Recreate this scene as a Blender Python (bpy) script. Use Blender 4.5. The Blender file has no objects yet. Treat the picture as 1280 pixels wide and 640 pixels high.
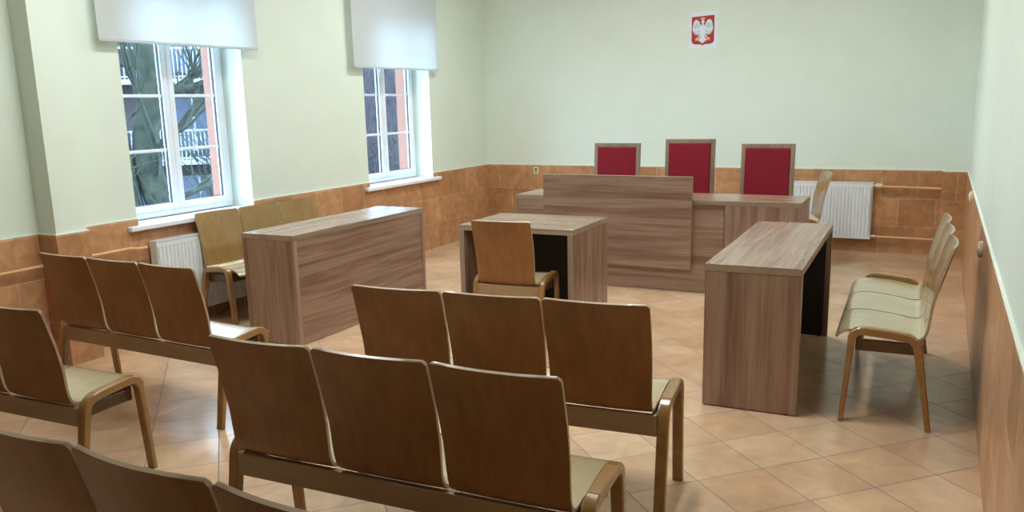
import bpy, bmesh, math, random
from mathutils import Vector, Matrix
PI = math.pi
R = math.radians
scene = bpy.context.scene
col = scene.collection

# ------------------------------------------------------------------ materials
def new_mat(name):
    m = bpy.data.materials.new(name); m.use_nodes = True
    nt = m.node_tree; nt.nodes.clear()
    out = nt.nodes.new('ShaderNodeOutputMaterial')
    b = nt.nodes.new('ShaderNodeBsdfPrincipled')
    nt.links.new(b.outputs[0], out.inputs[0])
    return m, nt, b, out

def coords(nt, scale=(1, 1, 1), rot=(0, 0, 0), loc=(0, 0, 0), rand=0.0):
    tc = nt.nodes.new('ShaderNodeTexCoord')
    src = tc.outputs['Object']
    if rand:
        oi = nt.nodes.new('ShaderNodeObjectInfo')
        ml = nt.nodes.new('ShaderNodeMath'); ml.operation = 'MULTIPLY'; ml.inputs[1].default_value = rand
        nt.links.new(oi.outputs['Random'], ml.inputs[0])
        va = nt.nodes.new('ShaderNodeVectorMath'); va.operation = 'ADD'
        nt.links.new(src, va.inputs[0]); nt.links.new(ml.outputs[0], va.inputs[1])
        src = va.outputs[0]
    mp = nt.nodes.new('ShaderNodeMapping')
    mp.inputs['Scale'].default_value = scale; mp.inputs['Rotation'].default_value = rot
    mp.inputs['Location'].default_value = loc
    nt.links.new(src, mp.inputs[0])
    return mp.outputs[0]

def noise(nt, vec, scale, detail=4, rough=.55, dist=0.0):
    n = nt.nodes.new('ShaderNodeTexNoise')
    n.inputs['Scale'].default_value = scale; n.inputs['Detail'].default_value = detail
    n.inputs['Roughness'].default_value = rough; n.inputs['Distortion'].default_value = dist
    nt.links.new(vec, n.inputs['Vector'])
    return n.outputs['Fac']

def ramp(nt, fac, stops):
    r = nt.nodes.new('ShaderNodeValToRGB')
    e = r.color_ramp.elements
    while len(e) < len(stops): e.new(.5)
    for el, (p, c) in zip(e, stops):
        el.position = p; el.color = (*c, 1)
    nt.links.new(fac, r.inputs[0])
    return r.outputs[0]

def mixc(nt, fac, a, b, mode='MIX'):
    m = nt.nodes.new('ShaderNodeMix'); m.data_type = 'RGBA'; m.blend_type = mode
    for sock, v in ((m.inputs[0], fac), (m.inputs[6], a), (m.inputs[7], b)):
        if isinstance(v, (int, float)): sock.default_value = v
        elif isinstance(v, tuple): sock.default_value = (*v, 1)
        else: nt.links.new(v, sock)
    return m.outputs[2]

def bump(nt, b, h, strength=.1, dist=.01):
    n = nt.nodes.new('ShaderNodeBump'); n.inputs['Strength'].default_value = strength
    n.inputs['Distance'].default_value = dist
    nt.links.new(h, n.inputs['Height']); nt.links.new(n.outputs[0], b.inputs['Normal'])

def plain(name, c, rough=.5, metal=0, var=.06, scale=6, spec=.5, coat=0):
    m, nt, b, _ = new_mat(name)
    v = coords(nt)
    f = noise(nt, v, scale, 3)
    a = tuple(x * (1 - var) for x in c); d = tuple(min(1, x * (1 + var)) for x in c)
    nt.links.new(ramp(nt, f, [(.3, a), (.7, d)]), b.inputs['Base Color'])
    b.inputs['Roughness'].default_value = rough; b.inputs['Metallic'].default_value = metal
    b.inputs['Specular IOR Level'].default_value = spec
    b.inputs['Coat Weight'].default_value = coat
    return m

def laminate(name, axis, dark, mid, light, rough=.27):
    """plum-walnut laminate, streaks running along the given local axis"""
    m, nt, b, _ = new_mat(name)
    s = [15.0, 15.0, 15.0]; s[axis] = .7
    v = coords(nt, tuple(s), rand=7.3)
    s2 = [60.0, 60.0, 60.0]; s2[axis] = 2.0
    v2 = coords(nt, tuple(s2), rand=7.3)
    f = noise(nt, v, 1.0, 5, .6, .35)
    f2 = noise(nt, v2, 1.0, 3, .6, .2)
    c1 = ramp(nt, f, [(.30, dark), (.44, mid), (.56, light), (.72, mid)])
    c2 = ramp(nt, f2, [(.3, (.72, .70, .70)), (.65, (1.06, 1.05, 1.04))])
    nt.links.new(mixc(nt, .75, c1, c2, 'MULTIPLY'), b.inputs['Base Color'])
    b.inputs['Roughness'].default_value = rough; b.inputs['Specular IOR Level'].default_value = .8
    return m

def plywood(name, axis, dark, light, rough=.22, coat=.5, spec=.5):
    m, nt, b, _ = new_mat(name)
    s = [26.0, 26.0, 26.0]; s[axis] = 1.6
    v = coords(nt, tuple(s), rand=9.1)
    f = noise(nt, v, 1.0, 5, .6, .3)
    fb = noise(nt, coords(nt, (3, 3, 3), rand=5.0), 1.0, 2)
    c1 = ramp(nt, f, [(.28, dark), (.7, light)])
    c2 = ramp(nt, fb, [(.3, (.86, .84, .82)), (.7, (1.06, 1.06, 1.06))])
    nt.links.new(mixc(nt, 1.0, c1, c2, 'MULTIPLY'), b.inputs['Base Color'])
    b.inputs['Roughness'].default_value = rough
    b.inputs['Coat Weight'].default_value = coat; b.inputs['Coat Roughness'].default_value = .18
    b.inputs['Specular IOR Level'].default_value = spec
    return m

def tile(name, rot, w, h, off, c_a, c_b, grout, rough, gsize, loc=(0, 0, 0), mott=(.70, 1.2), nscale=9):
    m, nt, b, _ = new_mat(name)
    v = coords(nt, (1, 1, 1), rot, loc)
    t = nt.nodes.new('ShaderNodeTexBrick')
    t.offset = off; t.offset_frequency = 2; t.squash = 1
    t.inputs['Scale'].default_value = 1
    t.inputs['Brick Width'].default_value = w; t.inputs['Row Height'].default_value = h
    t.inputs['Mortar Size'].default_value = gsize; t.inputs['Mortar Smooth'].default_value = .1
    t.inputs['Bias'].default_value = 0
    t.inputs['Color1'].default_value = (*c_a, 1); t.inputs['Color2'].default_value = (*c_b, 1)
    t.inputs['Mortar'].default_value = (*grout, 1)
    nt.links.new(v, t.inputs['Vector'])
    n1 = noise(nt, coords(nt), nscale, 6, .65, .8)
    n2 = noise(nt, coords(nt), nscale * .28, 3, .5)
    k1 = ramp(nt, n1, [(.3, (mott[0],) * 3), (.7, (mott[1],) * 3)])
    k2 = ramp(nt, n2, [(.35, (.9, .88, .86)), (.65, (1.08, 1.08, 1.08))])
    c = mixc(nt, 1.0, mixc(nt, 1.0, t.outputs['Color'], k1, 'MULTIPLY'), k2, 'MULTIPLY')
    nt.links.new(c, b.inputs['Base Color'])
    rr = nt.nodes.new('ShaderNodeMapRange'); rr.inputs[3].default_value = rough; rr.inputs[4].default_value = .8
    nt.links.new(t.outputs['Fac'], rr.inputs[0]); nt.links.new(rr.outputs[0], b.inputs['Roughness'])
    inv = nt.nodes.new('ShaderNodeMath'); inv.operation = 'SUBTRACT'; inv.inputs[0].default_value = 1
    nt.links.new(t.outputs['Fac'], inv.inputs[1])
    bump(nt, b, inv.outputs[0], .35, .003)
    return m

M = {}
PAINT = (.745, .815, .725)
M['paint'] = plain('wall_paint', PAINT, .55, var=.02, scale=3, spec=.3)
M['ceiling'] = plain('ceiling_paint', (.78, .78, .72), .8, var=.02)
M['salmon'] = plain('salmon_render', (.30, .13, .09), .85, var=.06, scale=20)
TA, TB, TG = (.46, .225, .105), (.60, .32, .16), (.66, .44, .27)
# wall faces across x: (y, z) -> (u, v);  faces across y: (x, z) -> (u, v)
M['tile_x'] = tile('terracotta_wall_tiles_side', (0, -PI / 2, -PI / 2), .33, .275, .5, TA, TB, TG, .3, .003)
M['tile_y'] = tile('terracotta_wall_tiles_back', (-PI / 2, 0, 0), .33, .275, .5, TA, TB, TG, .3, .003)
M['floor'] = tile('diagonal_floor_tiles', (0, 0, R(-45.9)), .3165, .3165, 0, (.62, .39, .235), (.70, .475, .305), (.24, .21, .19), .2, .0028,
                  loc=(-.0971, -.1744, 0), mott=(.86, 1.1), nscale=6)
M['white_plastic'] = plain('white_window_plastic', (.84, .88, .95), .3, var=.02)
M['gasket'] = plain('dark_rubber_gasket', (.05, .05, .06), .6)
M['white_trim'] = plain('white_trim_strip', (.86, .88, .80), .5, var=.02)
M['radiator'] = plain('white_radiator_enamel', (.80, .83, .85), .3, var=.02)
M['pipe'] = plain('terracotta_painted_pipe', (.74, .43, .22), .35, var=.05)
M['cream_plastic'] = plain('cream_plastic', (.72, .66, .46), .4, var=.02)
M['dark_plastic'] = plain('dark_plastic', (.03, .03, .03), .5)
LD, LM, LL = (.165, .086, .057), (.270, .154, .104), (.360, .230, .160)
for i, ax in enumerate('xyz'):
    M['lam_' + ax] = laminate('plum_laminate_' + ax, i, LD, LM, LL)
    M['edge_' + ax] = laminate('edge_band_' + ax, i, (.24, .165, .105), (.30, .21, .14), (.35, .25, .17), .4)
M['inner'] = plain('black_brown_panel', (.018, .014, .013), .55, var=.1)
M['ply'] = plywood('brown_varnished_plywood', 2, (.235, .096, .027), (.325, .143, .042), .38, .15, .4)
M['ply_front'] = plywood('olive_tan_varnished_plywood', 2, (.28, .160, .050), (.35, .210, .070), .25, .5)
M['ply_edge'] = plywood('pale_plywood_edge', 0, (.42, .30, .20), (.56, .42, .30), .35, .3)
M['seat'] = plywood('pale_seat_plywood', 1, (.54, .44, .26), (.59, .49, .31), .2, .75)  # paler plywood on the seat part of each shell
M['bent'] = plywood('golden_bent_wood', 1, (.30, .155, .045), (.40, .215, .070), .25, .5)
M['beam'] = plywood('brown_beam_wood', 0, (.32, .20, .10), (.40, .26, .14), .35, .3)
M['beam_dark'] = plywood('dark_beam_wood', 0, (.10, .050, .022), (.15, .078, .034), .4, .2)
M['red'] = plain('red_upholstery', (.20, .003, .014), .75, var=.10, scale=40, spec=.3)
M['frame_wood'] = laminate('chair_frame_wood', 2, (.16, .10, .06), (.22, .145, .09), (.27, .18, .115), .4)
M['card'] = plain('white_card', (.80, .86, .95), .5, var=.01)
M['emblem_red'] = plain('emblem_red', (.42, .008, .014), .4, var=.03)
M['emblem_white'] = plain('emblem_white', (.74, .82, .88), .4, var=.03)
M['emblem_grey'] = plain('emblem_feather_grey', (.42, .54, .62), .4, var=.05)
M['emblem_gold'] = plain('emblem_gold', (.75, .52, .16), .35, var=.05)
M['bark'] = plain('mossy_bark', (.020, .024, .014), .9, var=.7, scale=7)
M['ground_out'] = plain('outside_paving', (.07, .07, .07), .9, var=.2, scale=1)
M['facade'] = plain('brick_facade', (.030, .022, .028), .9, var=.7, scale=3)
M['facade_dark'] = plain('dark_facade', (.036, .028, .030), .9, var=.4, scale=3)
M['rail_white'] = plain('white_railing', (.20, .22, .25), .5)
M['blue'] = plain('blue_door_paint', (.03, .06, .16), .5)
M['win_dark'] = plain('dark_house_glass', (.05, .06, .09), .15)
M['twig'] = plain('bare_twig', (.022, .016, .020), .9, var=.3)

def glass_mat():
    m, nt, b, out = new_mat('clear_glass')
    nt.nodes.remove(b)
    tr = nt.nodes.new('ShaderNodeBsdfTransparent'); tr.inputs[0].default_value = (.93, .96, .97, 1)
    gl = nt.nodes.new('ShaderNodeBsdfGlossy'); gl.inputs['Roughness'].default_value = .02
    fr = nt.nodes.new('ShaderNodeFresnel'); ge = nt.nodes.new('ShaderNodeNewGeometry'); ma = nt.nodes.new('ShaderNodeMath'); ma.operation = 'MULTIPLY_ADD'
    ma.inputs[1].default_value = -.45; ma.inputs[2].default_value = 1.25
    nt.links.new(ge.outputs['Backfacing'], ma.inputs[0]); nt.links.new(ma.outputs[0], fr.inputs[0])
    mx = nt.nodes.new('ShaderNodeMixShader')
    nt.links.new(fr.outputs[0], mx.inputs[0]); nt.links.new(tr.outputs[0], mx.inputs[1]); nt.links.new(gl.outputs[0], mx.inputs[2])
    nt.links.new(mx.outputs[0], out.inputs[0])
    return m
M['glass'] = glass_mat()

def blind_mat():
    m, nt, b, out = new_mat('white_roller_fabric')
    nt.nodes.remove(b)
    v = coords(nt, (1, 1, 1))
    f = noise(nt, v, 120, 2)
    c = ramp(nt, f, [(.3, (.66, .68, .68)), (.7, (.72, .74, .74))])
    d = nt.nodes.new('ShaderNodeBsdfDiffuse'); t = nt.nodes.new('ShaderNodeBsdfTranslucent')
    nt.links.new(c, d.inputs[0]); nt.links.new(c, t.inputs[0])
    mx = nt.nodes.new('ShaderNodeMixShader'); mx.inputs[0].default_value = .36
    nt.links.new(d.outputs[0], mx.inputs[1]); nt.links.new(t.outputs[0], mx.inputs[2])
    nt.links.new(mx.outputs[0], out.inputs[0])
    return m
M['blind'] = blind_mat()

def emit_mat(name, c, s):
    m, nt, b, out = new_mat(name)
    nt.nodes.remove(b)
    e = nt.nodes.new('ShaderNodeEmission'); e.inputs[0].default_value = (*c, 1); e.inputs[1].default_value = s
    nt.links.new(e.outputs[0], out.inputs[0])
    return m

# ------------------------------------------------------------------ mesh helpers
def link(name, bm, mats, parent=None, smooth=False, bevel=0.0, sharp=35, segs=2):
    me = bpy.data.meshes.new(name)
    bmesh.ops.recalc_face_normals(bm, faces=bm.faces[:])
    bm.to_mesh(me); bm.free()
    for m in (mats if isinstance(mats, (list, tuple)) else [mats]): me.materials.append(M[m])
    o = bpy.data.objects.new(name, me); col.objects.link(o)
    if parent is not None: o.parent = parent
    if smooth:
        for p_ in me.polygons: p_.use_smooth = True
        me.set_sharp_from_angle(angle=R(sharp))
    if bevel:
        md = o.modifiers.new('bevel', 'BEVEL'); md.width = bevel; md.segments = segs
        md.limit_method = 'ANGLE'; md.angle_limit = R(40)
    return o

def tag(o, label=None, cat=None, group=None, kind=None):
    if label: o['label'] = label
    if cat: o['category'] = cat
    if group: o['group'] = group
    if kind: o['kind'] = kind
    return o

def empty(name, loc, rz=0.0, sc=1.0):
    o = bpy.data.objects.new(name, None); col.objects.link(o)
    o.location = loc; o.rotation_euler = (0, 0, rz); o.scale = (sc, sc, sc)
    o.empty_display_size = .1
    return o

def copy_tree(o, parent=None):
    c = o.copy(); col.objects.link(c)
    if parent is not None: c.parent = parent
    for ch in list(o.children): copy_tree(ch, c)
    return c

def box(bm, x0, x1, y0, y1, z0, z1, mi=0):
    vs = [bm.verts.new((x, y, z)) for x in (x0, x1) for y in (y0, y1) for z in (z0, z1)]
    for f in ((0, 1, 3, 2), (4, 6, 7, 5), (0, 4, 5, 1), (2, 3, 7, 6), (0, 2, 6, 4), (1, 5, 7, 3)):
        bm.faces.new([vs[i] for i in f]).material_index = mi

def boxes(*bs):
    bm = bmesh.new()
    for b in bs: box(bm, *b)
    return bm

def tube(bm, pts, rad, n=10, caps=True):
    pts = [Vector(q) for q in pts]
    if not isinstance(rad, (list, tuple)): rad = [rad] * len(pts)
    rings = []; ref = Vector((0, 0, 1)); prev = None
    for i, q in enumerate(pts):
        t = (pts[min(i + 1, len(pts) - 1)] - pts[max(i - 1, 0)]).normalized()
        if prev is None:
            r_ = Vector((0, 0, 1)) if abs(t.z) < .9 else Vector((1, 0, 0))
            a = t.cross(r_).normalized()
        else:
            a = (prev - t * prev.dot(t)).normalized()
        prev = a; b = t.cross(a)
        rings.append([bm.verts.new(q + (a * math.cos(2 * PI * k / n) + b * math.sin(2 * PI * k / n)) * rad[i]) for k in range(n)])
    for r0, r1 in zip(rings, rings[1:]):
        for k in range(n): bm.faces.new((r0[k], r0[(k + 1) % n], r1[(k + 1) % n], r1[k]))
    if caps:
        bm.faces.new(rings[0][::-1]); bm.faces.new(rings[-1])

def smooth_path(pts, n=6):
    P = [Vector(q) for q in pts]; out = []
    for i in range(len(P) - 1):
        p0 = P[max(i - 1, 0)]; p1 = P[i]; p2 = P[i + 1]; p3 = P[min(i + 2, len(P) - 1)]
        for k in range(n):
            t = k / n
            out.append(.5 * ((2 * p1) + (p2 - p0) * t + (2 * p0 - 5 * p1 + 4 * p2 - p3) * t * t + (3 * p1 - p0 - 3 * p2 + p3) * t ** 3))
    out.append(P[-1])
    return out

def fillet(pts, rs, n=7):
    """polyline with rounded corners, 2-D (s, z)"""
    out = [Vector(pts[0])]
    for i in range(1, len(pts) - 1):
        p0, p1, p2 = map(Vector, (pts[i - 1], pts[i], pts[i + 1]))
        r_ = rs[i - 1]
        a = p1 + (p0 - p1).normalized() * r_; b = p1 + (p2 - p1).normalized() * r_
        for k in range(n + 1):
            t = k / n
            out.append((1 - t) ** 2 * a + 2 * t * (1 - t) * p1 + t * t * b)
    out.append(Vector(pts[-1]))
    return out

def bar2d(bm, path, thick, x0, x1, ch=.004):
    """rectangular bar of width x0..x1 swept along a 2-D (y, z) path; thick per point; chamfered edges"""
    if not isinstance(thick, (list, tuple)): thick = [thick] * len(path)
    rings = []
    for i, q in enumerate(path):
        t = (path[min(i + 1, len(path) - 1)] - path[max(i - 1, 0)]).normalized()
        nrm = Vector((-t.y, t.x)); h = thick[i] / 2
        prof = [(x0 + ch, h), (x1 - ch, h), (x1, h - ch), (x1, -h + ch), (x1 - ch, -h), (x0 + ch, -h), (x0, -h + ch), (x0, h - ch)]
        rings.append([bm.verts.new((x, q.x + nrm.x * d, q.y + nrm.y * d)) for x, d in prof])
    m = 8
    for r0, r1 in zip(rings, rings[1:]):
        for k in range(m): bm.faces.new((r0[k], r0[(k + 1) % m], r1[(k + 1) % m], r1[k]))
    bm.faces.new(rings[0][::-1]); bm.faces.new(rings[-1])

def disc(bm, c, axis, r, d, n=24):
    c = Vector(c); a = Vector(axis).normalized()
    tube(bm, [c, c + a * d * .6, c + a * d], [r, r, r * .8], n)

# ------------------------------------------------------------------ camera
cam_d = bpy.data.cameras.new('camera'); cam = bpy.data.objects.new('camera', cam_d); col.objects.link(cam)
rt = Vector((.8899538619755165, .4554670859969719, -.023062027844275832))
up = Vector((-.06944514199676782, .18532370510900595, .9802206366822312))
fw = Vector((-.4507321774711806, .8707495954050722, -.1965595235392854))
cam.matrix_world = Matrix(((rt.x, up.x, -fw.x, 4.95838), (rt.y, up.y, -fw.y, -.03771), (rt.z, up.z, -fw.z, 1.56431), (0, 0, 0, 1)))
cam_d.sensor_width = 36; cam_d.lens = 1036.1276 / 1280 * 36
cam_d.shift_y = (336.54 - 320) / 1280
cam_d.clip_start = .05; cam_d.clip_end = 300
scene.camera = cam

# ------------------------------------------------------------------ room shell
W, D, Y0, H = 5.205, 8.968, -3.2, 3.25
WH = .832                                   # height of the tiled dado
WT = .435                                    # thickness of the outer wall
OP = [(3.87, 4.985), (6.545, 7.70)]         # the two window openings along y
SZ, OT = .752, 2.52                         # underside of the sill board, head of the openings

def S(name, bm, mats, parent=None, **k):
    o = link(name, bm, mats, parent, **k)
    if parent is None: o['kind'] = 'structure'
    return o

def wall_with_openings(x0, x1):
    bm = bmesh.new()
    ys = [Y0] + [v for o_ in OP for v in o_] + [D + .25]
    for a, b in zip(ys[0::2], ys[1::2]): box(bm, x0, x1, a, b, 0, H)
    for a, b in OP:
        box(bm, x0, x1, a, b, 0, SZ); box(bm, x0, x1, a, b, OT, H)
    return bm
wl = S('wall_left', wall_with_openings(-.24, 0), 'paint')
ex = link('exterior_render', wall_with_openings(-WT, -.2405), 'salmon', wl)
S('wall_back', boxes((0, W + .2, D, D + .25, 0, H)), 'paint')
S('wall_right', boxes((W, W + .2, Y0, D, 0, H)), 'paint')
S('wall_front', boxes((-WT, W + .2, Y0 - .2, Y0, 0, H)), 'paint')
S('floor', boxes((-WT, W + .2, Y0 - .2, D + .25, -.15, 0)), 'floor')
S('ceiling', boxes((-WT, W + .2, Y0 - .2, D + .25, H, H + .12)), 'ceiling')
PY0, PY1, PX = 3.15, 3.355, .172            # boxed pipe chase on the left wall
S('wall_chase', boxes((0, PX, PY0, PY1, 0, H)), 'paint')
CX, CY = 5.0, D - .12                       # boxed corner at the back right
S('wall_corner', boxes((CX, W, CY, D, 0, H)), 'paint')

def dado(name, bxs, mats, strips):
    o = S(name, boxes(*bxs), mats)
    return o
T = .010
bm = bmesh.new()
for b in ((0, T, Y0, PY0, 0, WH), (0, T, PY1, OP[0][0], 0, WH), (0, T, OP[0][0], OP[0][1], 0, SZ - .002), (0, T, OP[0][1], OP[1][0], 0, WH),
          (0, T, OP[1][0], OP[1][1], 0, SZ - .002), (0, T, OP[1][1], D - T, 0, WH)): box(bm, *b)
box(bm, PX, PX + T, PY0 - T, PY1 + T, 0, WH)
box(bm, T, PX, PY0 - T, PY0, 0, WH, 1); box(bm, T, PX, PY1, PY1 + T, 0, WH, 1)
S('baseboard_left', bm, ['tile_x', 'tile_y'])
bm = bmesh.new()
box(bm, 0, CX, D - T, D, 0, WH); box(bm, CX - T, W - T, CY - T, CY, 0, WH); box(bm, CX - T, CX, CY, D - T, 0, WH, 1)
S('baseboard_back', bm, ['tile_y', 'tile_x'])
S('baseboard_right', boxes((W - T, W, Y0, CY, 0, WH)), 'tile_x')
S('baseboard_front', boxes((T, W - T, Y0, Y0 + T, 0, WH)), 'tile_y')
# pale strip capping the tiles
Z0, Z1, E = WH, WH + .008, .012
bm = bmesh.new()
for a, b in ((Y0, PY0 - E), (PY1 + E, OP[0][0]), (OP[0][1], OP[1][0]), (OP[1][1], D)): box(bm, 0, E, a, b, Z0, Z1)
box(bm, 0, PX + E, PY0 - E, PY1 + E, Z0, Z1)
S('trim_1', bm, 'white_trim')
bm = bmesh.new(); box(bm, E, CX - E, D - E, D, Z0, Z1); box(bm, CX - E, W, CY - E, D, Z0, Z1)
S('trim_2', bm, 'white_trim')
S('trim_3', boxes((W - E, W, Y0, CY - E, Z0, Z1)), 'white_trim')

# ------------------------------------------------------------------ windows
def window(idx, ya, yb):
    root = empty('window_%d' % idx, (-.23, (ya + yb) / 2, SZ)); root['kind'] = 'structure'
    hw = (yb - ya) / 2 - .005
    zt = OT - SZ
    z0 = .0365
    f = .055                                 # visible fixed frame
    xa, xb = -.035, .030
    bm = bmesh.new()
    box(bm, xa, xb - .012, -hw, -hw + f, z0, zt); box(bm, xa, xb - .012, hw - f, hw, z0, zt)
    box(bm, xa, xb - .012, -hw + f, hw - f, z0, z0 + f); box(bm, xa, xb - .012, -hw + f, hw - f, zt - f, zt)
    link('window_frame', bm, 'white_plastic', root, bevel=.006)
    st = .05
    gz0, gz1 = z0 + f + .012 + st - .02, zt - f - st
    for sgn in (-1, 1):
        a, b = (-hw + f - .012, -.002) if sgn < 0 else (.002, hw - f + .012)
        bm = bmesh.new()
        sl = st if sgn < 0 else st
        za, zb = z0 + f - .010, zt - f + .010
        box(bm, xa + .01, xb, a, a + sl, za, zb); box(bm, xa + .01, xb, b - sl, b, za, zb)
        box(bm, xa + .01, xb, a + sl, b - sl, za, za + sl); box(bm, xa + .01, xb, a + sl, b - sl, zb - sl, zb)
        sash = link('sash', bm, 'white_plastic', root, bevel=.007)
        g = bmesh.new()
        i0, i1, j0, j1 = a + sl, b - sl, za + sl, zb - sl
        q = .005
        for bb in ((-.006, .012, i0, i0 + q, j0, j1), (-.006, .012, i1 - q, i1, j0, j1), (-.006, .012, i0 + q, i1 - q, j0, j0 + q), (-.006, .012, i0 + q, i1 - q, j1 - q, j1)): box(g, *bb)
        link('gasket', g, 'gasket', sash)
        link('glass_pane', boxes((-.002, .002, i0 + q, i1 - q, j0 + q, j1 - q)), 'glass', sash)
        for zb_ in (1.278, 1.676, 2.073):
            zz = zb_ - SZ
            link('glazing_bar', boxes((.003, .014, i0 + q, i1 - q, zz - .011, zz + .011)), 'white_plastic', sash, bevel=.003)
    # sill board with rounded nose and horns
    bm = bmesh.new()
    box(bm, .03, .225, -hw - .004, hw + .004, 0.001, .036)
    box(bm, .242, .29, -hw - .10, hw + .10, 0.001, .036); box(bm, .225, .242, -hw - .004, hw + .004, 0.001, .036)
    link('window_sill', bm, 'white_plastic', root, bevel=.010, segs=3)
    # outer salmon sill
    link('exterior_sill', boxes((-.24, -.036, -hw, hw, .0, .095)), 'salmon', root)
    return root
window(1, *OP[0]); window(2, *OP[1])

# ------------------------------------------------------------------ roller blinds
def blind(ya, yb, zb, label):
    zt = 2.80; yc = (ya + yb) / 2; hw = (yb - ya) / 2
    root = empty('roller_blind', (.08, yc, zb)); tag(root, label, 'blind', 'white roller blinds over the windows')
    h = zt - zb
    bm = bmesh.new()
    n = 16; rows = 14; g = []
    for j in range(rows + 1):
        z = .012 + (h - .012) * j / rows
        g.append([bm.verts.new((.004 * math.sin(PI * 2 * i / n + .6) * (1 - j / rows), -hw + 2 * hw * i / n, z)) for i in range(n + 1)])
    for j in range(rows):
        for i in range(n): bm.faces.new((g[j][i], g[j][i + 1], g[j + 1][i + 1], g[j + 1][i]))
    link('fabric', bm, 'blind', root, smooth=True)
    bm = bmesh.new(); box(bm, -.006, .006, -hw, hw, -.004, .016)
    link('hem_bar', bm, 'blind', root, bevel=.005)
    bm = bmesh.new(); tube(bm, [(-.022, -hw - .01, h + .01), (-.022, hw + .01, h + .01)], .026, 16)
    link('roller_tube', bm, 'white_plastic', root, smooth=True)
    for y in (-hw - .016, hw + .010):
        link('wall_bracket', boxes((-.08, .006, y, y + .006, h - .025, h + .045)), 'white_plastic', root, bevel=.002)
    return root
blind(3.672, 5.092, 2.022, 'wide white roller blind half lowered over the window with the tree outside')
blind(6.314, 7.772, 1.922, 'white roller blind half lowered over the window next to the back wall')

# ------------------------------------------------------------------ radiators and pipes
def radiator(loc, rz, L, Hh, label):
    """local x along the wall, front towards +y, back at y = 0"""
    root = empty('radiator', loc, rz); tag(root, label, 'radiator', 'white panel radiators under the dado')
    n = int(L / .0333)
    bm = bmesh.new()
    prof = []
    for i in range(n):
        a = -L / 2 + .012 + (L - .024) * i / n; w = (L - .024) / n
        prof += [(a, .088), (a + w * .25, .088), (a + w * .40, .099), (a + w * .85, .099)]
    prof.append((L / 2 - .012, .088))
    def sheet(z0, z1):
        lo = [bm.verts.new((x, y, z0)) for x, y in prof]; hi = [bm.verts.new((x, y, z1)) for x, y in prof]
        for i in range(len(prof) - 1): bm.faces.new((lo[i], lo[i + 1], hi[i + 1], hi[i]))
    sheet(.035, Hh - .045)
    box(bm, -L / 2 + .004, L / 2 - .004, .074, .093, 0, .036); box(bm, -L / 2 + .004, L / 2 - .004, .074, .093, Hh - .046, Hh - .012)
    box(bm, -L / 2 + .012, L / 2 - .012, .070, .0875, .035, Hh - .045)
    link('front_panel', bm, 'radiator', root, bevel=.002)
    bm = bmesh.new(); box(bm, -L / 2 + .01, L / 2 - .01, .030, .045, .01, Hh - .02)
    link('rear_panel', bm, 'radiator', root)
    for s in (-1, 1):
        x = s * L / 2
        link('side_cover', boxes((min(x, x - s * .004), max(x, x - s * .004), .026, .097, .0, Hh - .004)), 'radiator', root, bevel=.0015)
    bm = bmesh.new()
    m = int(L / .022)
    box(bm, -L / 2, L / 2, .026, .034, Hh - .008, Hh); box(bm, -L / 2, L / 2, .088, .097, Hh - .008, Hh)
    for i in range(m + 1):
        x = -L / 2 + (L - .006) * i / m; box(bm, x, x + .006, .034, .088, Hh - .007, Hh - .001)
    link('top_grille', bm, 'radiator', root)
    for x in (-L / 2 + .15, L / 2 - .15):
        link('wall_bracket', boxes((x - .02, x + .02, -.0, .030, .1, Hh - .1)), 'radiator', root)
    return root
rb = radiator((3.86, D - T - .001, .145), PI, 1.05, .565, 'white ribbed radiator on the back wall behind the pale side-on chair')
bm = bmesh.new(); disc(bm, (-.525, .06, .535), (-1, 0, 0), .014, .02); tube(bm, [(-.545, .06, .535), (-.552, .06, .535), (-.60, .06, .535), (-.612, .06, .535)], [.02, .024, .024, .016], 16)
link('thermostat_valve', bm, 'cream_plastic', rb, smooth=True)
bm = bmesh.new(); tube(bm, [(-.525, .06, .03), (-.57, .06, .03)], .011, 10)
link('outlet_valve', bm, 'radiator', rb, smooth=True)
rl = radiator((T + .001, 4.445, .105), -PI / 2, 1.05, .565, 'white ribbed radiator under the window with the tree, behind a bench')
bm = bmesh.new(); disc(bm, (-.525, .06, .53), (-1, 0, 0), .013, .03); tube(bm, [(-.553, .06, .53), (-.575, .06, .53)], [.016, .012], 12)
link('inlet_valve', bm, 'dark_plastic', rl, smooth=True)

def pipe(pts, label, r=.0105):
    bm = bmesh.new(); tube(bm, smooth_path(pts, 5), r, 10)
    o = link('heating_pipe', bm, 'pipe', smooth=True)
    tag(o, label, 'pipe', 'orange heating pipes along the walls'); return o
yb = D - .075
pipe([(4.474, yb, .672), (4.70, yb, .670), (CX - T - .002, yb, .664)], 'upper orange pipe from the back radiator valve to the boxed corner')
pipe([(4.432, yb, .172), (4.70, yb, .170), (CX - T - .002, yb, .166)], 'lower orange pipe low on the back wall beside the radiator')
pipe([(.05, PY1 + T + .002, .645), (.05, 3.62, .645), (.052, 3.74, .645), (.070, 3.80, .638), (.071, 3.868, .636)], 'orange pipe running from the boxed wall chase to the window radiator')
pipe([(.05, -1.0, .632), (.05, 2.4, .636), (.05, PY0 - T - .002, .64)], 'orange pipe on the tiles, running away from the window into the boxed chase')

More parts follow.
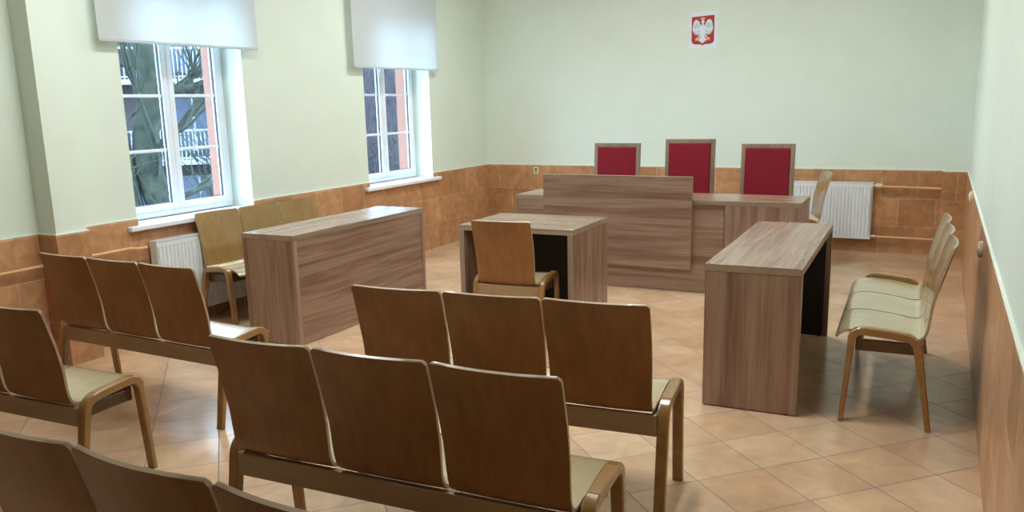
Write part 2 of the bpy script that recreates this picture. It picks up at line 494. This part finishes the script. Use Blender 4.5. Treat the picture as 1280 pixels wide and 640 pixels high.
# ------------------------------------------------------------------ sockets
def socket(loc, rz, name, label, r=.042, group=None):
    """plate in local xz, facing -y"""
    root = empty(name, loc, rz); tag(root, label, 'socket', group)
    if r:
        bm = bmesh.new(); disc(bm, (0, 0, 0), (0, -1, 0), r, .022, 28)
        link('cover_plate', bm, 'cream_plastic', root, smooth=True)
        bm = bmesh.new(); disc(bm, (0, -.0222, 0), (0, -1, 0), r * .55, .004, 20)
        link('socket_face', bm, 'cream_plastic', root, smooth=True)
    else:
        link('cover_plate', boxes((-.032, .032, -.014, 0, -.042, .042)), 'cream_plastic', root, bevel=.004)
        bm = bmesh.new(); disc(bm, (0, -.014, .012), (0, -1, 0), .014, .001, 16); disc(bm, (0, -.014, -.018), (0, -1, 0), .010, .001, 16)
        link('socket_hole', bm, 'dark_plastic', root)
    return root
socket((.663, D - T, .768), 0, 'wall_socket', 'small square cream socket on the back wall tiles under the plain wall', 0)
socket((W - T, 7.16, .785), -PI / 2, 'wall_socket', 'round cream wall fitting on the tiles close to the boxed back corner', .042, 'round cream fittings on the right wall')
socket((W - T, 5.07, .726), -PI / 2, 'wall_socket', 'round cream wall fitting on the tiles behind the backs of the wall bench', .045, 'round cream fittings on the right wall')

# ------------------------------------------------------------------ national emblem
def poly(bm, pts, y0, y1):
    a = [bm.verts.new((x, y0, z)) for x, z in pts]; b = [bm.verts.new((x, y1, z)) for x, z in pts]
    bm.faces.new(a); bm.faces.new(b[::-1])
    for i in range(len(pts)): bm.faces.new((a[i], b[i], b[(i + 1) % len(pts)], a[(i + 1) % len(pts)]))
def em(pts): return [((x - 310) / 290 * .236, (335 - y) / 350 * .291) for x, y in pts]
def mir(pts): return [(616 - x, y) for x, y in pts]
root = empty('coat_of_arms_sign', (2.635, D, 2.275)); tag(root, 'white eagle on a red shield, on a white card high on the back wall', 'emblem')
link('card', boxes((-.150, .150, -.004, 0, -.190, .182)), 'card', root)
bm = bmesh.new()
sh = [(163, 172), (455, 162), (455, 465), (448, 488), (430, 503), (405, 509), (340, 511), (322, 515), (305, 526), (290, 515), (270, 511), (210, 509), (187, 503), (170, 488), (163, 465)]
poly(bm, em(sh), -.010, -.004); link('shield', bm, 'emblem_red', root)
bm = bmesh.new()
wing = [(296, 300), (282, 285), (272, 258), (258, 232), (240, 214), (216, 210), (196, 226), (184, 256), (178, 300), (176, 345), (184, 332), (186, 372), (198, 352), (202, 394), (214, 366), (220, 404), (232, 374), (240, 408), (250, 378), (260, 404), (270, 376), (282, 386), (298, 350)]
poly(bm, em(wing), -.0125, -.010); poly(bm, em(mir(wing)), -.0125, -.010)
body = [(308 + 26 * math.sin(2 * PI * k / 20), 330 - 72 * math.cos(2 * PI * k / 20)) for k in range(20)]
poly(bm, em(body), -.0145, -.010)
head = [(310 + 19 * math.sin(2 * PI * k / 16), 238 - 22 * math.cos(2 * PI * k / 16)) for k in range(16)]
poly(bm, em(head), -.0150, -.010)
tail = [(292, 380), (284, 420), (262, 448), (246, 462), (268, 466), (264, 482), (286, 474), (292, 494), (305, 502), (320, 494), (328, 474), (350, 482), (346, 466), (370, 462), (352, 448), (330, 420), (322, 380)]
poly(bm, em(tail), -.0135, -.010)
for leg in ([(284, 372), (262, 408), (244, 430), (256, 438), (276, 416), (296, 388)],): poly(bm, em(leg), -.0130, -.010); poly(bm, em(mir(leg)), -.0130, -.010)
eg = link('eagle', bm, 'emblem_white', root)
for mm in (lambda q: q, mir):
    for fe in ([(268, 300), (256, 262), (240, 240), (246, 280), (262, 320)], [(244, 300), (232, 258), (218, 238), (222, 280), (240, 330)], [(218, 310), (208, 262), (200, 256), (198, 290), (208, 335)],
               [(266, 330), (272, 352), (262, 384), (256, 350)], [(244, 338), (250, 356), (241, 386), (234, 350)], [(216, 342), (222, 358), (214, 376), (206, 350)]):
        bm = bmesh.new(); poly(bm, em(mm(fe)), -.0131, -.0120); link('feather', bm, 'emblem_grey', eg)
bm = bmesh.new()
poly(bm, em([(286, 212), (282, 186), (294, 196), (300, 180), (310, 192), (320, 180), (326, 196), (338, 186), (332, 212)]), -.0165, -.010)
link('crown', bm, 'emblem_gold', root)
tal = [(252, 424), (226, 430), (204, 446), (222, 446), (210, 470), (228, 458), (236, 470), (244, 450), (262, 440)]
for q_ in (tal, mir(tal)):
    bm = bmesh.new(); poly(bm, em(q_), -.0150, -.010); link('talon', bm, 'emblem_gold', root)
bm = bmesh.new(); poly(bm, em([(294, 232), (276, 242), (292, 250)]), -.0160, -.010); link('beak', bm, 'emblem_gold', root)

# ------------------------------------------------------------------ tables
def foot(root, x, y, r_):
    bm = bmesh.new(); tube(bm, [(x, y, 0), (x, y, .0065)], r_, 12); link('foot', bm, 'dark_plastic', root)

def desk(name, loc, rz, w, d, h, side, label, grain):
    """w along local x, d along local y. side = where the modesty panel stands: '+x', '-x', '+y'"""
    root = empty(name, loc, rz); tag(root, label, 'table')
    t = .036
    top = 'y' if grain == 'y' else 'x'
    link('table_top', boxes((0, w, 0, d, h - t, h)), 'lam_' + top, root, bevel=.0015)
    e = .0015
    bm = bmesh.new()
    box(bm, -e, 0, -e, d + e, h - t, h - .0005); box(bm, w, w + e, -e, d + e, h - t, h - .0005)
    box(bm, 0, w, -e, 0, h - t, h - .0005); box(bm, 0, w, d, d + e, h - t, h - .0005)
    link('edge_band', bm, 'edge_' + top, root)
    z1 = h - t - .0005
    if side in ('+x', '-x'):
        for y0 in (0, d - t):
            link('end_panel', boxes((.0, w - .0, y0, y0 + t, .006, z1)), 'lam_z', root, bevel=.0015)
            for x in (-e, w): link('panel_edge', boxes((x, x + e, y0, y0 + t, .006, z1)), 'edge_z', root)
            for x in (.05, w - .05): foot(root, x, y0 + t / 2, .012)
        x0 = w - .020 if side == '+x' else .002
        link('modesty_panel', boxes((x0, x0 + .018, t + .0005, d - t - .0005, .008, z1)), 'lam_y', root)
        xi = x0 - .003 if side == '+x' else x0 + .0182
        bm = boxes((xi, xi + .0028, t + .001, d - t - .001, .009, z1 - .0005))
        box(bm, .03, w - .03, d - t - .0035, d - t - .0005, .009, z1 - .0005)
        link('dark_inner_sheet', bm, 'inner', root)  # thin near-black sheets over the inner panel faces
    else:
        for x0 in (0, w - t):
            link('end_panel', boxes((x0, x0 + t, 0, d, .006, z1)), 'lam_z', root, bevel=.0015)
            for y in (-e, d): link('panel_edge', boxes((x0, x0 + t, y, y + e, .006, z1)), 'edge_z', root)
            for y in (.05, d - .05): foot(root, x0 + t / 2, y, .012)
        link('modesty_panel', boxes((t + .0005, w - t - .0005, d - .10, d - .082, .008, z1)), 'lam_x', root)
        link('dark_inner_sheet', boxes((t + .001, w - t - .001, d - .1032, d - .1003, .009, z1 - .0005)), 'inner', root)
    return root
desk('party_table', (3.9414, 4.0487, 0), .0233, .4652, 1.5665, .75, '-x', 'brown laminate table whose open dark side faces the pale-seated wall bench', 'y')
desk('party_table', (.8054, 4.0403, 0), -.0069, .4423, 1.5262, .75, '+x', 'long brown laminate table near the windows, closed panel facing the room', 'y')
desk('witness_table', (2.0327, 4.8331, 0), .0115, .8464, .6488, .75, '+y', 'square laminate table before the judges bench, with a single chair at it', 'x')

# judges' bench
BX, BY = 2.82, 6.80
root = empty('judges_bench', (BX, BY, 0)); tag(root, 'long laminate judges bench with a raised front screen, before the red chairs', 'bench desk')
def lb(*a): return (a[0] - BX, a[1] - BX, a[2] - BY, a[3] - BY, a[4], a[5])
X0, X1, YF, YB, HT, TT = 1.603, 4.036, 6.551, 7.06, .764, .036
link('desk_top', boxes(lb(X0, X1, YF, YB, HT - TT, HT)), 'lam_x', root, bevel=.0015)
bm = boxes(lb(X0, X1, YF - .0015, YF, HT - TT, HT - .0005), lb(X1, X1 + .0015, YF, YB, HT - TT, HT - .0005), lb(X0 - .0015, X0, YF, YB, HT - TT, HT - .0005))
link('edge_band', bm, 'edge_x', root)
zt = HT - TT - .0005
link('front_panel', boxes(lb(X0 + .019, 3.457, YF + .003, YF + .021, .006, zt)), 'lam_x', root, bevel=.001)
link('side_front_panel', boxes(lb(3.462, X1 - .019, YF + .003, YF + .021, .006, zt)), 'lam_z', root, bevel=.001)
link('panel_seam', boxes(lb(3.4572, 3.4618, YF + .005, YF + .02, .006, zt)), 'dark_plastic', root)
for x in (X0, 3.45, X1 - .018):
    yf = YF + .0005 if x != 3.45 else YF + .022
    link('end_panel', boxes(lb(x, x + .018, yf, YB - .01, .006, zt)), 'lam_z', root, bevel=.001)
    for y in (YF + .06, YB - .07): foot(root, x + .009 - BX, y - BY, .009)
link('screen_panel', boxes(lb(1.893, 3.204, 6.512, YF - .002, .193, .950)), 'lam_x', root, bevel=.0015)
bm = boxes(lb(1.893, 3.204, 6.512, YF - .002, .9502, .9515), lb(3.2042, 3.2055, 6.512, YF - .002, .193, .9515))
link('screen_edge', bm, 'edge_x', root)

# ------------------------------------------------------------------ judges' chairs (face -y; local y: back at 0, seat towards -y)
def judge_chair(x, y, h, w, rz, label):
    root = empty('judge_chair', (x, y, 0), rz); tag(root, label, 'chair', 'red high-backed judges chairs')
    hw = w / 2; f = .036; z0 = .36
    ln = R(4)
    def back_bm(bxs):
        bm = bmesh.new()
        for b in bxs: box(bm, *b)
        for v in bm.verts: v.co.y += (v.co.z - .45) * math.tan(ln)
        return bm
    link('back_frame', back_bm([(-hw, -hw + f, -.022, .022, .02, h), (hw - f, hw, -.022, .022, .02, h), (-hw + f, hw - f, -.022, .022, h - f, h), (-hw + f, hw - f, -.022, .022, z0, z0 + f)]), 'frame_wood', root, bevel=.004)
    link('back_pad', back_bm([(-hw + f + .001, hw - f - .001, -.030, .015, z0 + f + .002, h - f - .002)]), 'red', root, bevel=.010, segs=3)
    bm = bmesh.new(); box(bm, -hw + .01, hw - .01, -.47, -.028, .40, .47)
    link('seat_pad', bm, 'red', root, bevel=.02, segs=3)
    bm = bmesh.new(); box(bm, -hw + .01, hw - .01, -.46, -.44, .33, .399); box(bm, -hw + .01, -hw + .03, -.44, -.03, .33, .399); box(bm, hw - .03, hw - .01, -.44, -.03, .33, .399)
    link('apron', bm, 'frame_wood', root, bevel=.003)
    for s in (-1, 1):
        xx = s * (hw - .022)
        link('leg', boxes((xx - .018, xx + .018, -.478, -.442, 0, .3985)) , 'frame_wood', root, bevel=.004)
        bm = bmesh.new(); box(bm, xx - .018, xx + .018, -.055, -.026, 0, .32); link('leg', bm, 'frame_wood', root, bevel=.004)
    return root
judge_chair(2.164, 7.6, 1.160, .460, .0, 'red high-backed chair with wooden frame behind the raised screen, farthest from the radiator')
judge_chair(2.880, 7.6, 1.198, .462, .02, 'tallest red high-backed chair, in the middle under the eagle emblem')
judge_chair(3.586, 7.6, 1.156, .462, .02, 'red high-backed chair with wooden frame at the radiator end of the judges bench')

# ------------------------------------------------------------------ plywood seating (sitter faces local +y; x to the sitter's right)
PROF = [(.224, .396), (.214, .412), (.195, .427), (.16, .438), (.10, .440), (.03, .434), (-.04, .424), (-.095, .414), (-.128, .414), (-.148, .428),
        (-.160, .455), (-.168, .50), (-.178, .575), (-.196, .650), (-.218, .735), (-.240, .815), (-.251, .850)]
def shell_bm(hw, cx):
    path = smooth_path([(s, z, 0) for s, z in PROF], 4)
    P2 = [Vector((q.x, q.y)) for q in path]
    L = [0.0]
    for a, b in zip(P2, P2[1:]): L.append(L[-1] + (b - a).length)
    # extra rings near both ends so the corners round off
    def at(l):
        for i in range(len(L) - 1):
            if l <= L[i + 1] + 1e-9:
                t = (l - L[i]) / (L[i + 1] - L[i]); return P2[i].lerp(P2[i + 1], t)
        return P2[-1]
    r = .017; tot = L[-1]
    ls = [r * (1 - math.cos(PI / 2 * k / 5)) for k in range(6)]
    ls += [r + (tot - 2 * r) * k / 44 for k in range(1, 44)]
    ls += [tot - x for x in ls[5::-1]]
    nx = 12; th = .0115
    front, rear = [], []
    bm = bmesh.new()
    for l in ls:
        q = at(l); t = (at(min(l + .004, tot)) - at(max(l - .004, 0))).normalized()
        n = Vector((t.y, -t.x))                 # towards sitter (up on the seat, forward on the back)
        d = min(l, tot - l)
        w_ = hw - (r - math.sqrt(max(0, r * r - (r - d) ** 2)) if d < r else 0)
        k = max(0, min(1, (q.y - .47) / .22))
        w_ -= .006 * (1 - k) * (1 if l > .3 else .5)
        fr, re = [], []
        for i in range(nx + 1):
            u = -1 + 2 * i / nx
            bend = .020 * k * (u * u - .5)      # the back curls round the sitter
            dip = -.004 * (1 - u * u) if q.y < .46 and l > .04 else 0
            y = q.x + bend; z = q.y + dip
            fr.append(bm.verts.new((cx + u * w_, y + n.x * th / 2, z + n.y * th / 2)))
            re.append(bm.verts.new((cx + u * w_, y - n.x * th / 2, z - n.y * th / 2)))
        front.append(fr); rear.append(re)
    seat_l = None
    for j in range(len(ls) - 1):
        isseat = ls[j] < .40
        for i in range(nx):
            f = bm.faces.new((front[j][i], front[j][i + 1], front[j + 1][i + 1], front[j + 1][i])); f.material_index = 2 if isseat else 3
            bm.faces.new((rear[j][i + 1], rear[j][i], rear[j + 1][i], rear[j + 1][i + 1])).material_index = 0
        for i in (0, nx):
            bm.faces.new((front[j][i], front[j + 1][i], rear[j + 1][i], rear[j][i])).material_index = 1
    for j in (0, len(ls) - 1):
        for i in range(nx):
            bm.faces.new((front[j][i], front[j][i + 1], rear[j][i + 1], rear[j][i])).material_index = 1
    return bm

def side_frame(root, xc, wid):
    """bent-wood end: front leg, rail and rear leg of one laminated strip"""
    fl = fillet([(.182, 0), (.150, .452), (.0, .445)], [.055])
    rl_ = fillet([(-.05, .440), (-.120, .424), (-.192, 0)], [.045])
    k = len(fl) - 1
    th = lambda i, n: .024 + .014 * min(1, i / (n * .5))
    front = fl[:-1]
    link_(root, 'leg', front, [th(i * 1.0, 4) for i in range(len(front))], xc, wid)
    rail = [fl[-2]] + [Vector((.05, .4465)), Vector((-.02, .4415))] + [rl_[1]]
    link_(root, 'side_rail', rail, .038, xc, wid)
    rear = rl_[1:]
    link_(root, 'leg', rear, [.038] * (len(rear) - 1) + [.025], xc, wid)
def link_(root, name, path, th, xc, wid):
    bm = bmesh.new()
    if name == 'leg' and len(path) == 2: pass
    bar2d(bm, path, th, xc - wid / 2, xc + wid / 2, .005)
    link(name, bm, 'bent', root, smooth=True, sharp=30)

def seating(name, n, hw, label, cat, group):
    root = empty(name, (0, 0, 0)); tag(root, label, cat, group)
    pitch = .415
    half = (n - 1) / 2 * pitch + hw
    for i in range(n):
        link('seat_shell', shell_bm(hw, (i - (n - 1) / 2) * pitch), ['ply', 'ply_edge', 'seat', 'ply_front'], root, smooth=True, sharp=40)
    wid = .044 if n > 1 else .036
    xc = half + .010 + wid / 2
    for s in (-1, 1): side_frame(root, s * xc, wid)
    xi = xc - wid / 2 - .0005
    link('rear_beam', boxes((-xi, xi, -.150, -.126, .318, .402)), 'beam', root, bevel=.004)
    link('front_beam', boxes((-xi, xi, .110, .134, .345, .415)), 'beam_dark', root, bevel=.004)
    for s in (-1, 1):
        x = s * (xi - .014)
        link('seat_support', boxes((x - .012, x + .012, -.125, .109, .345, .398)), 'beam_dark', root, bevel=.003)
    return root
GB = 'three-seat plywood benches'
bench = seating('plywood_bench', 3, .2035, 'brown three-seat plywood bench in the middle of the front row', 'bench', GB)
def place(o, x, y, deg, sc, label=None, group=None):
    o.location = (x, y, 0); o.rotation_euler = (0, 0, R(deg)); o.scale = (sc, sc, sc)
    if label: o['label'] = label
    if group: o['group'] = group
    return o
place(bench, 3.440, 2.903, 5.16, 1.0, 'empty three-seat plywood bench facing away, directly behind the lone chair at the square table')
for (x, y, a, s, lab) in [
        (3.480, 2.088, 2.60, .998, 'three-seat plywood bench facing away, second one back from the square table'),
        (1.223, 2.961, -1.27, .972, 'three-seat plywood bench facing away, its end beside the boxed wall chase'),
        (1.291, 2.101, 2.48, .964, 'bench cut off by the picture edge, only one seat and one end frame showing'),
        (3.539, 1.261, -.61, 1.014, 'bench with only the curved tops of its seat backs in the picture'),
        (4.777, 4.785, 91.65, 1.03, 'three-seat bench with pale seats seen side-on, beside the plain wall without windows'),
        (.368, 4.864, -95.78, .958, 'three-seat bench under the window, between the radiator and a long table')]:
    place(copy_tree(bench), x, y, a, s, lab)
GC = 'single plywood chairs'
chair = seating('plywood_chair', 1, .212, 'single plywood chair pushed up to the square table, back towards the camera', 'chair', GC)
place(chair, 2.477, 4.809, 4.08, .976)
place(copy_tree(chair), 3.80, 8.05, 108.0, 1.03, 'pale single plywood chair seen side-on before the back radiator')

# ------------------------------------------------------------------ ceiling lamps, unseen, added to light the room
M['lamp'] = emit_mat('added_lamp_diffuser', (.93, 1.0, 1.0), 51)
GL = 'added ceiling lamps'
for x in (1.6, 3.5):
    for y in (3.4, 6.6):
        r_ = empty('added_ceiling_light', (x, y, H)); tag(r_, 'long white ceiling lamp added out of view to light the courtroom', 'lamp', GL)
        link('added_lamp_housing', boxes((-.10, .10, -.62, .62, -.07, 0)), 'white_plastic', r_, bevel=.006)
        link('added_lamp_diffuser', boxes((-.085, .085, -.60, .60, -.088, -.0705)), 'lamp', r_)

# ------------------------------------------------------------------ outside
GZ = -3.0
g = link('ground_outside', boxes((-60, -WT - .01, -30, 70, GZ - .2, GZ)), 'ground_out'); g['kind'] = 'structure'
def tree(loc, label, seed, h=9.0, r0=.23):
    rnd = random.Random(seed)
    root = empty('bare_tree', loc); tag(root, label, 'tree', 'bare trees outside the windows')
    tr = bmesh.new(); br = bmesh.new()
    pts = [(0, 0, 0)]; 
    for i in range(1, 10): pts.append((rnd.uniform(-.1, .1), rnd.uniform(-.1, .1), h * i / 9))
    path = smooth_path(pts, 4)
    tube(tr, path, [r0 * (1.25 if i == 0 else 1) * (1 - .6 * i / len(path)) for i in range(len(path))], 14)
    # second stem
    p2 = smooth_path([(0, 0, 1.2), (-.16, -.20, 3.0), (-.26, -.30, 4.5), (-.30, -.42, 6.5), (-.3, -.6, 9.0)], 5)
    tube(tr, p2, [r0 * .75 * (1 - .6 * i / len(p2)) for i in range(len(p2))], 12)
    link('trunk', tr, 'bark', root, smooth=True)
    def branch(p, d, ln, rad, depth):
        q = [Vector(p)]; dd = Vector(d).normalized()
        n = 5
        for i in range(n):
            dd = (dd + Vector((rnd.uniform(-.28, .28), rnd.uniform(-.28, .28), rnd.uniform(-.12, .28)))).normalized()
            q.append(q[-1] + dd * ln / n)
        tube(br, smooth_path(q, 2), [rad * (1 - .75 * i / (2 * n)) for i in range(2 * n + 1)], 6 if depth else 5)
        if depth:
            for i in range(1, n + 1):
                for _ in range(1 if depth > 1 else 2):
                    nd = (dd + Vector((rnd.uniform(-1, 1), rnd.uniform(-1, 1), rnd.uniform(-.3, .8)))).normalized()
                    branch(q[i], nd, ln * .55, rad * .45, depth - 1)
    for i in range(15):
        z = 2.6 + i * .36; a = rnd.uniform(0, 2 * PI)
        d = (math.cos(a), math.sin(a), rnd.uniform(.1, .7))
        if i % 2 == 0: d = (.35 + rnd.uniform(-.2, .2), .9, rnd.uniform(.0, .6))
        branch((0, 0, z), d, rnd.uniform(1.6, 2.6), .055, 2)
    link('branches', br, 'bark', root, smooth=True)
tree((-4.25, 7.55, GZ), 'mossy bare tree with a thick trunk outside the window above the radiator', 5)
def shrub(loc, label, seed, w, h):
    rnd = random.Random(seed); bm = bmesh.new()
    for i in range(260):
        x = rnd.uniform(-w, w); y = rnd.uniform(-.8, .8)
        p = [Vector((x, y, 0))]; d = Vector((rnd.uniform(-.3, .3), rnd.uniform(-.3, .3), 1))
        hh = h * rnd.uniform(.6, 1.1)
        for k in range(5):
            d = (d + Vector((rnd.uniform(-.35, .35), rnd.uniform(-.35, .35), 0))).normalized(); p.append(p[-1] + d * hh / 5)
        tube(bm, p, [.022, .02, .016, .012, .008, .004], 4, False)
        for k in range(2, 6):
            e_ = p[k] + Vector((rnd.uniform(-.7, .7), rnd.uniform(-.7, .7), rnd.uniform(.0, .6)))
            tube(bm, [p[k], e_], [.010, .003], 3, False)
    o = link('bare_shrub', bm, 'twig'); o.location = loc
    tag(o, label, 'shrub'); return o
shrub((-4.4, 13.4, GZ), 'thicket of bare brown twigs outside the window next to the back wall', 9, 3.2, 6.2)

def house(loc, rz, wid, levels, label, balc, wall):
    """front face in local xz towards -y"""
    root = empty('apartment_house', loc, rz); tag(root, label, 'building')
    Ht = 2.72 * levels + .3
    link('wall', boxes((-wid / 2, wid / 2, 0, 8, 0, Ht)), wall, root)
    link('roof', boxes((-wid / 2 - .3, wid / 2 + .3, -.3, 8.3, Ht, Ht + .25)), 'facade_dark', root)
    if balc:
        n = int(wid / 3.6)
        for l in range(levels):
            z = 2.72 * l + .18
            for k in range(n):
                x = -wid / 2 + 1.9 + k * 3.6
                wd = link('window', boxes((x - 1.5, x - .1, -.03, -.001, z + .25, z + 2.1)), 'win_dark', root)
                link('window_frame', boxes((x - .84, x - .76, -.05, -.031, z + .25, z + 2.1)), 'rail_white', wd)
                if l == 0:
                    link('door', boxes((x + .2, x + 1.1, -.04, -.001, .02, 2.1)), 'blue', root); continue
                b = link('balcony_slab', boxes((x - 1.7, x + 1.7, -1.3, -.002, z - .16, z)), 'rail_white', root)
                bm = bmesh.new()
                box(bm, x - 1.7, x + 1.7, -1.29, -1.25, z + .98, z + 1.04); box(bm, x - 1.7, x + 1.7, -1.29, -1.25, z + .06, z + .1)
                for s in (-1, 1):
                    box(bm, x + s * 1.68 - .02, x + s * 1.68 + .02, -1.25, -.01, z + .98, z + 1.04)
                m = 26
                for i in range(m + 1):
                    xx = x - 1.69 + 3.36 * i / m; box(bm, xx, xx + .035, -1.285, -1.255, z + .002, z + .98)
                link('railing', bm, 'rail_white', b)
    return root
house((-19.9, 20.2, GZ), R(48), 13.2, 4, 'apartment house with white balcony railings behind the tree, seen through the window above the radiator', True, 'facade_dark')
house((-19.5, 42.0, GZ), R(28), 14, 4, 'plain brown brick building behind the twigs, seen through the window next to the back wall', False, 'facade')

# ------------------------------------------------------------------ sky and exposure
w = bpy.data.worlds.new('sky'); scene.world = w; w.use_nodes = True
nt = w.node_tree; nt.nodes.clear()
o_ = nt.nodes.new('ShaderNodeOutputWorld'); bg = nt.nodes.new('ShaderNodeBackground')
bg.inputs[0].default_value = (.52, .77, 1.0, 1); bg.inputs[1].default_value = 14.0
nt.links.new(bg.outputs[0], o_.inputs[0])
vs = scene.view_settings
vs.view_transform = 'Standard'; vs.look = 'None'; vs.gamma = 1; vs.use_curve_mapping = False
vs.exposure = 0.15
scene.cycles.max_bounces = 10; scene.cycles.diffuse_bounces = 5
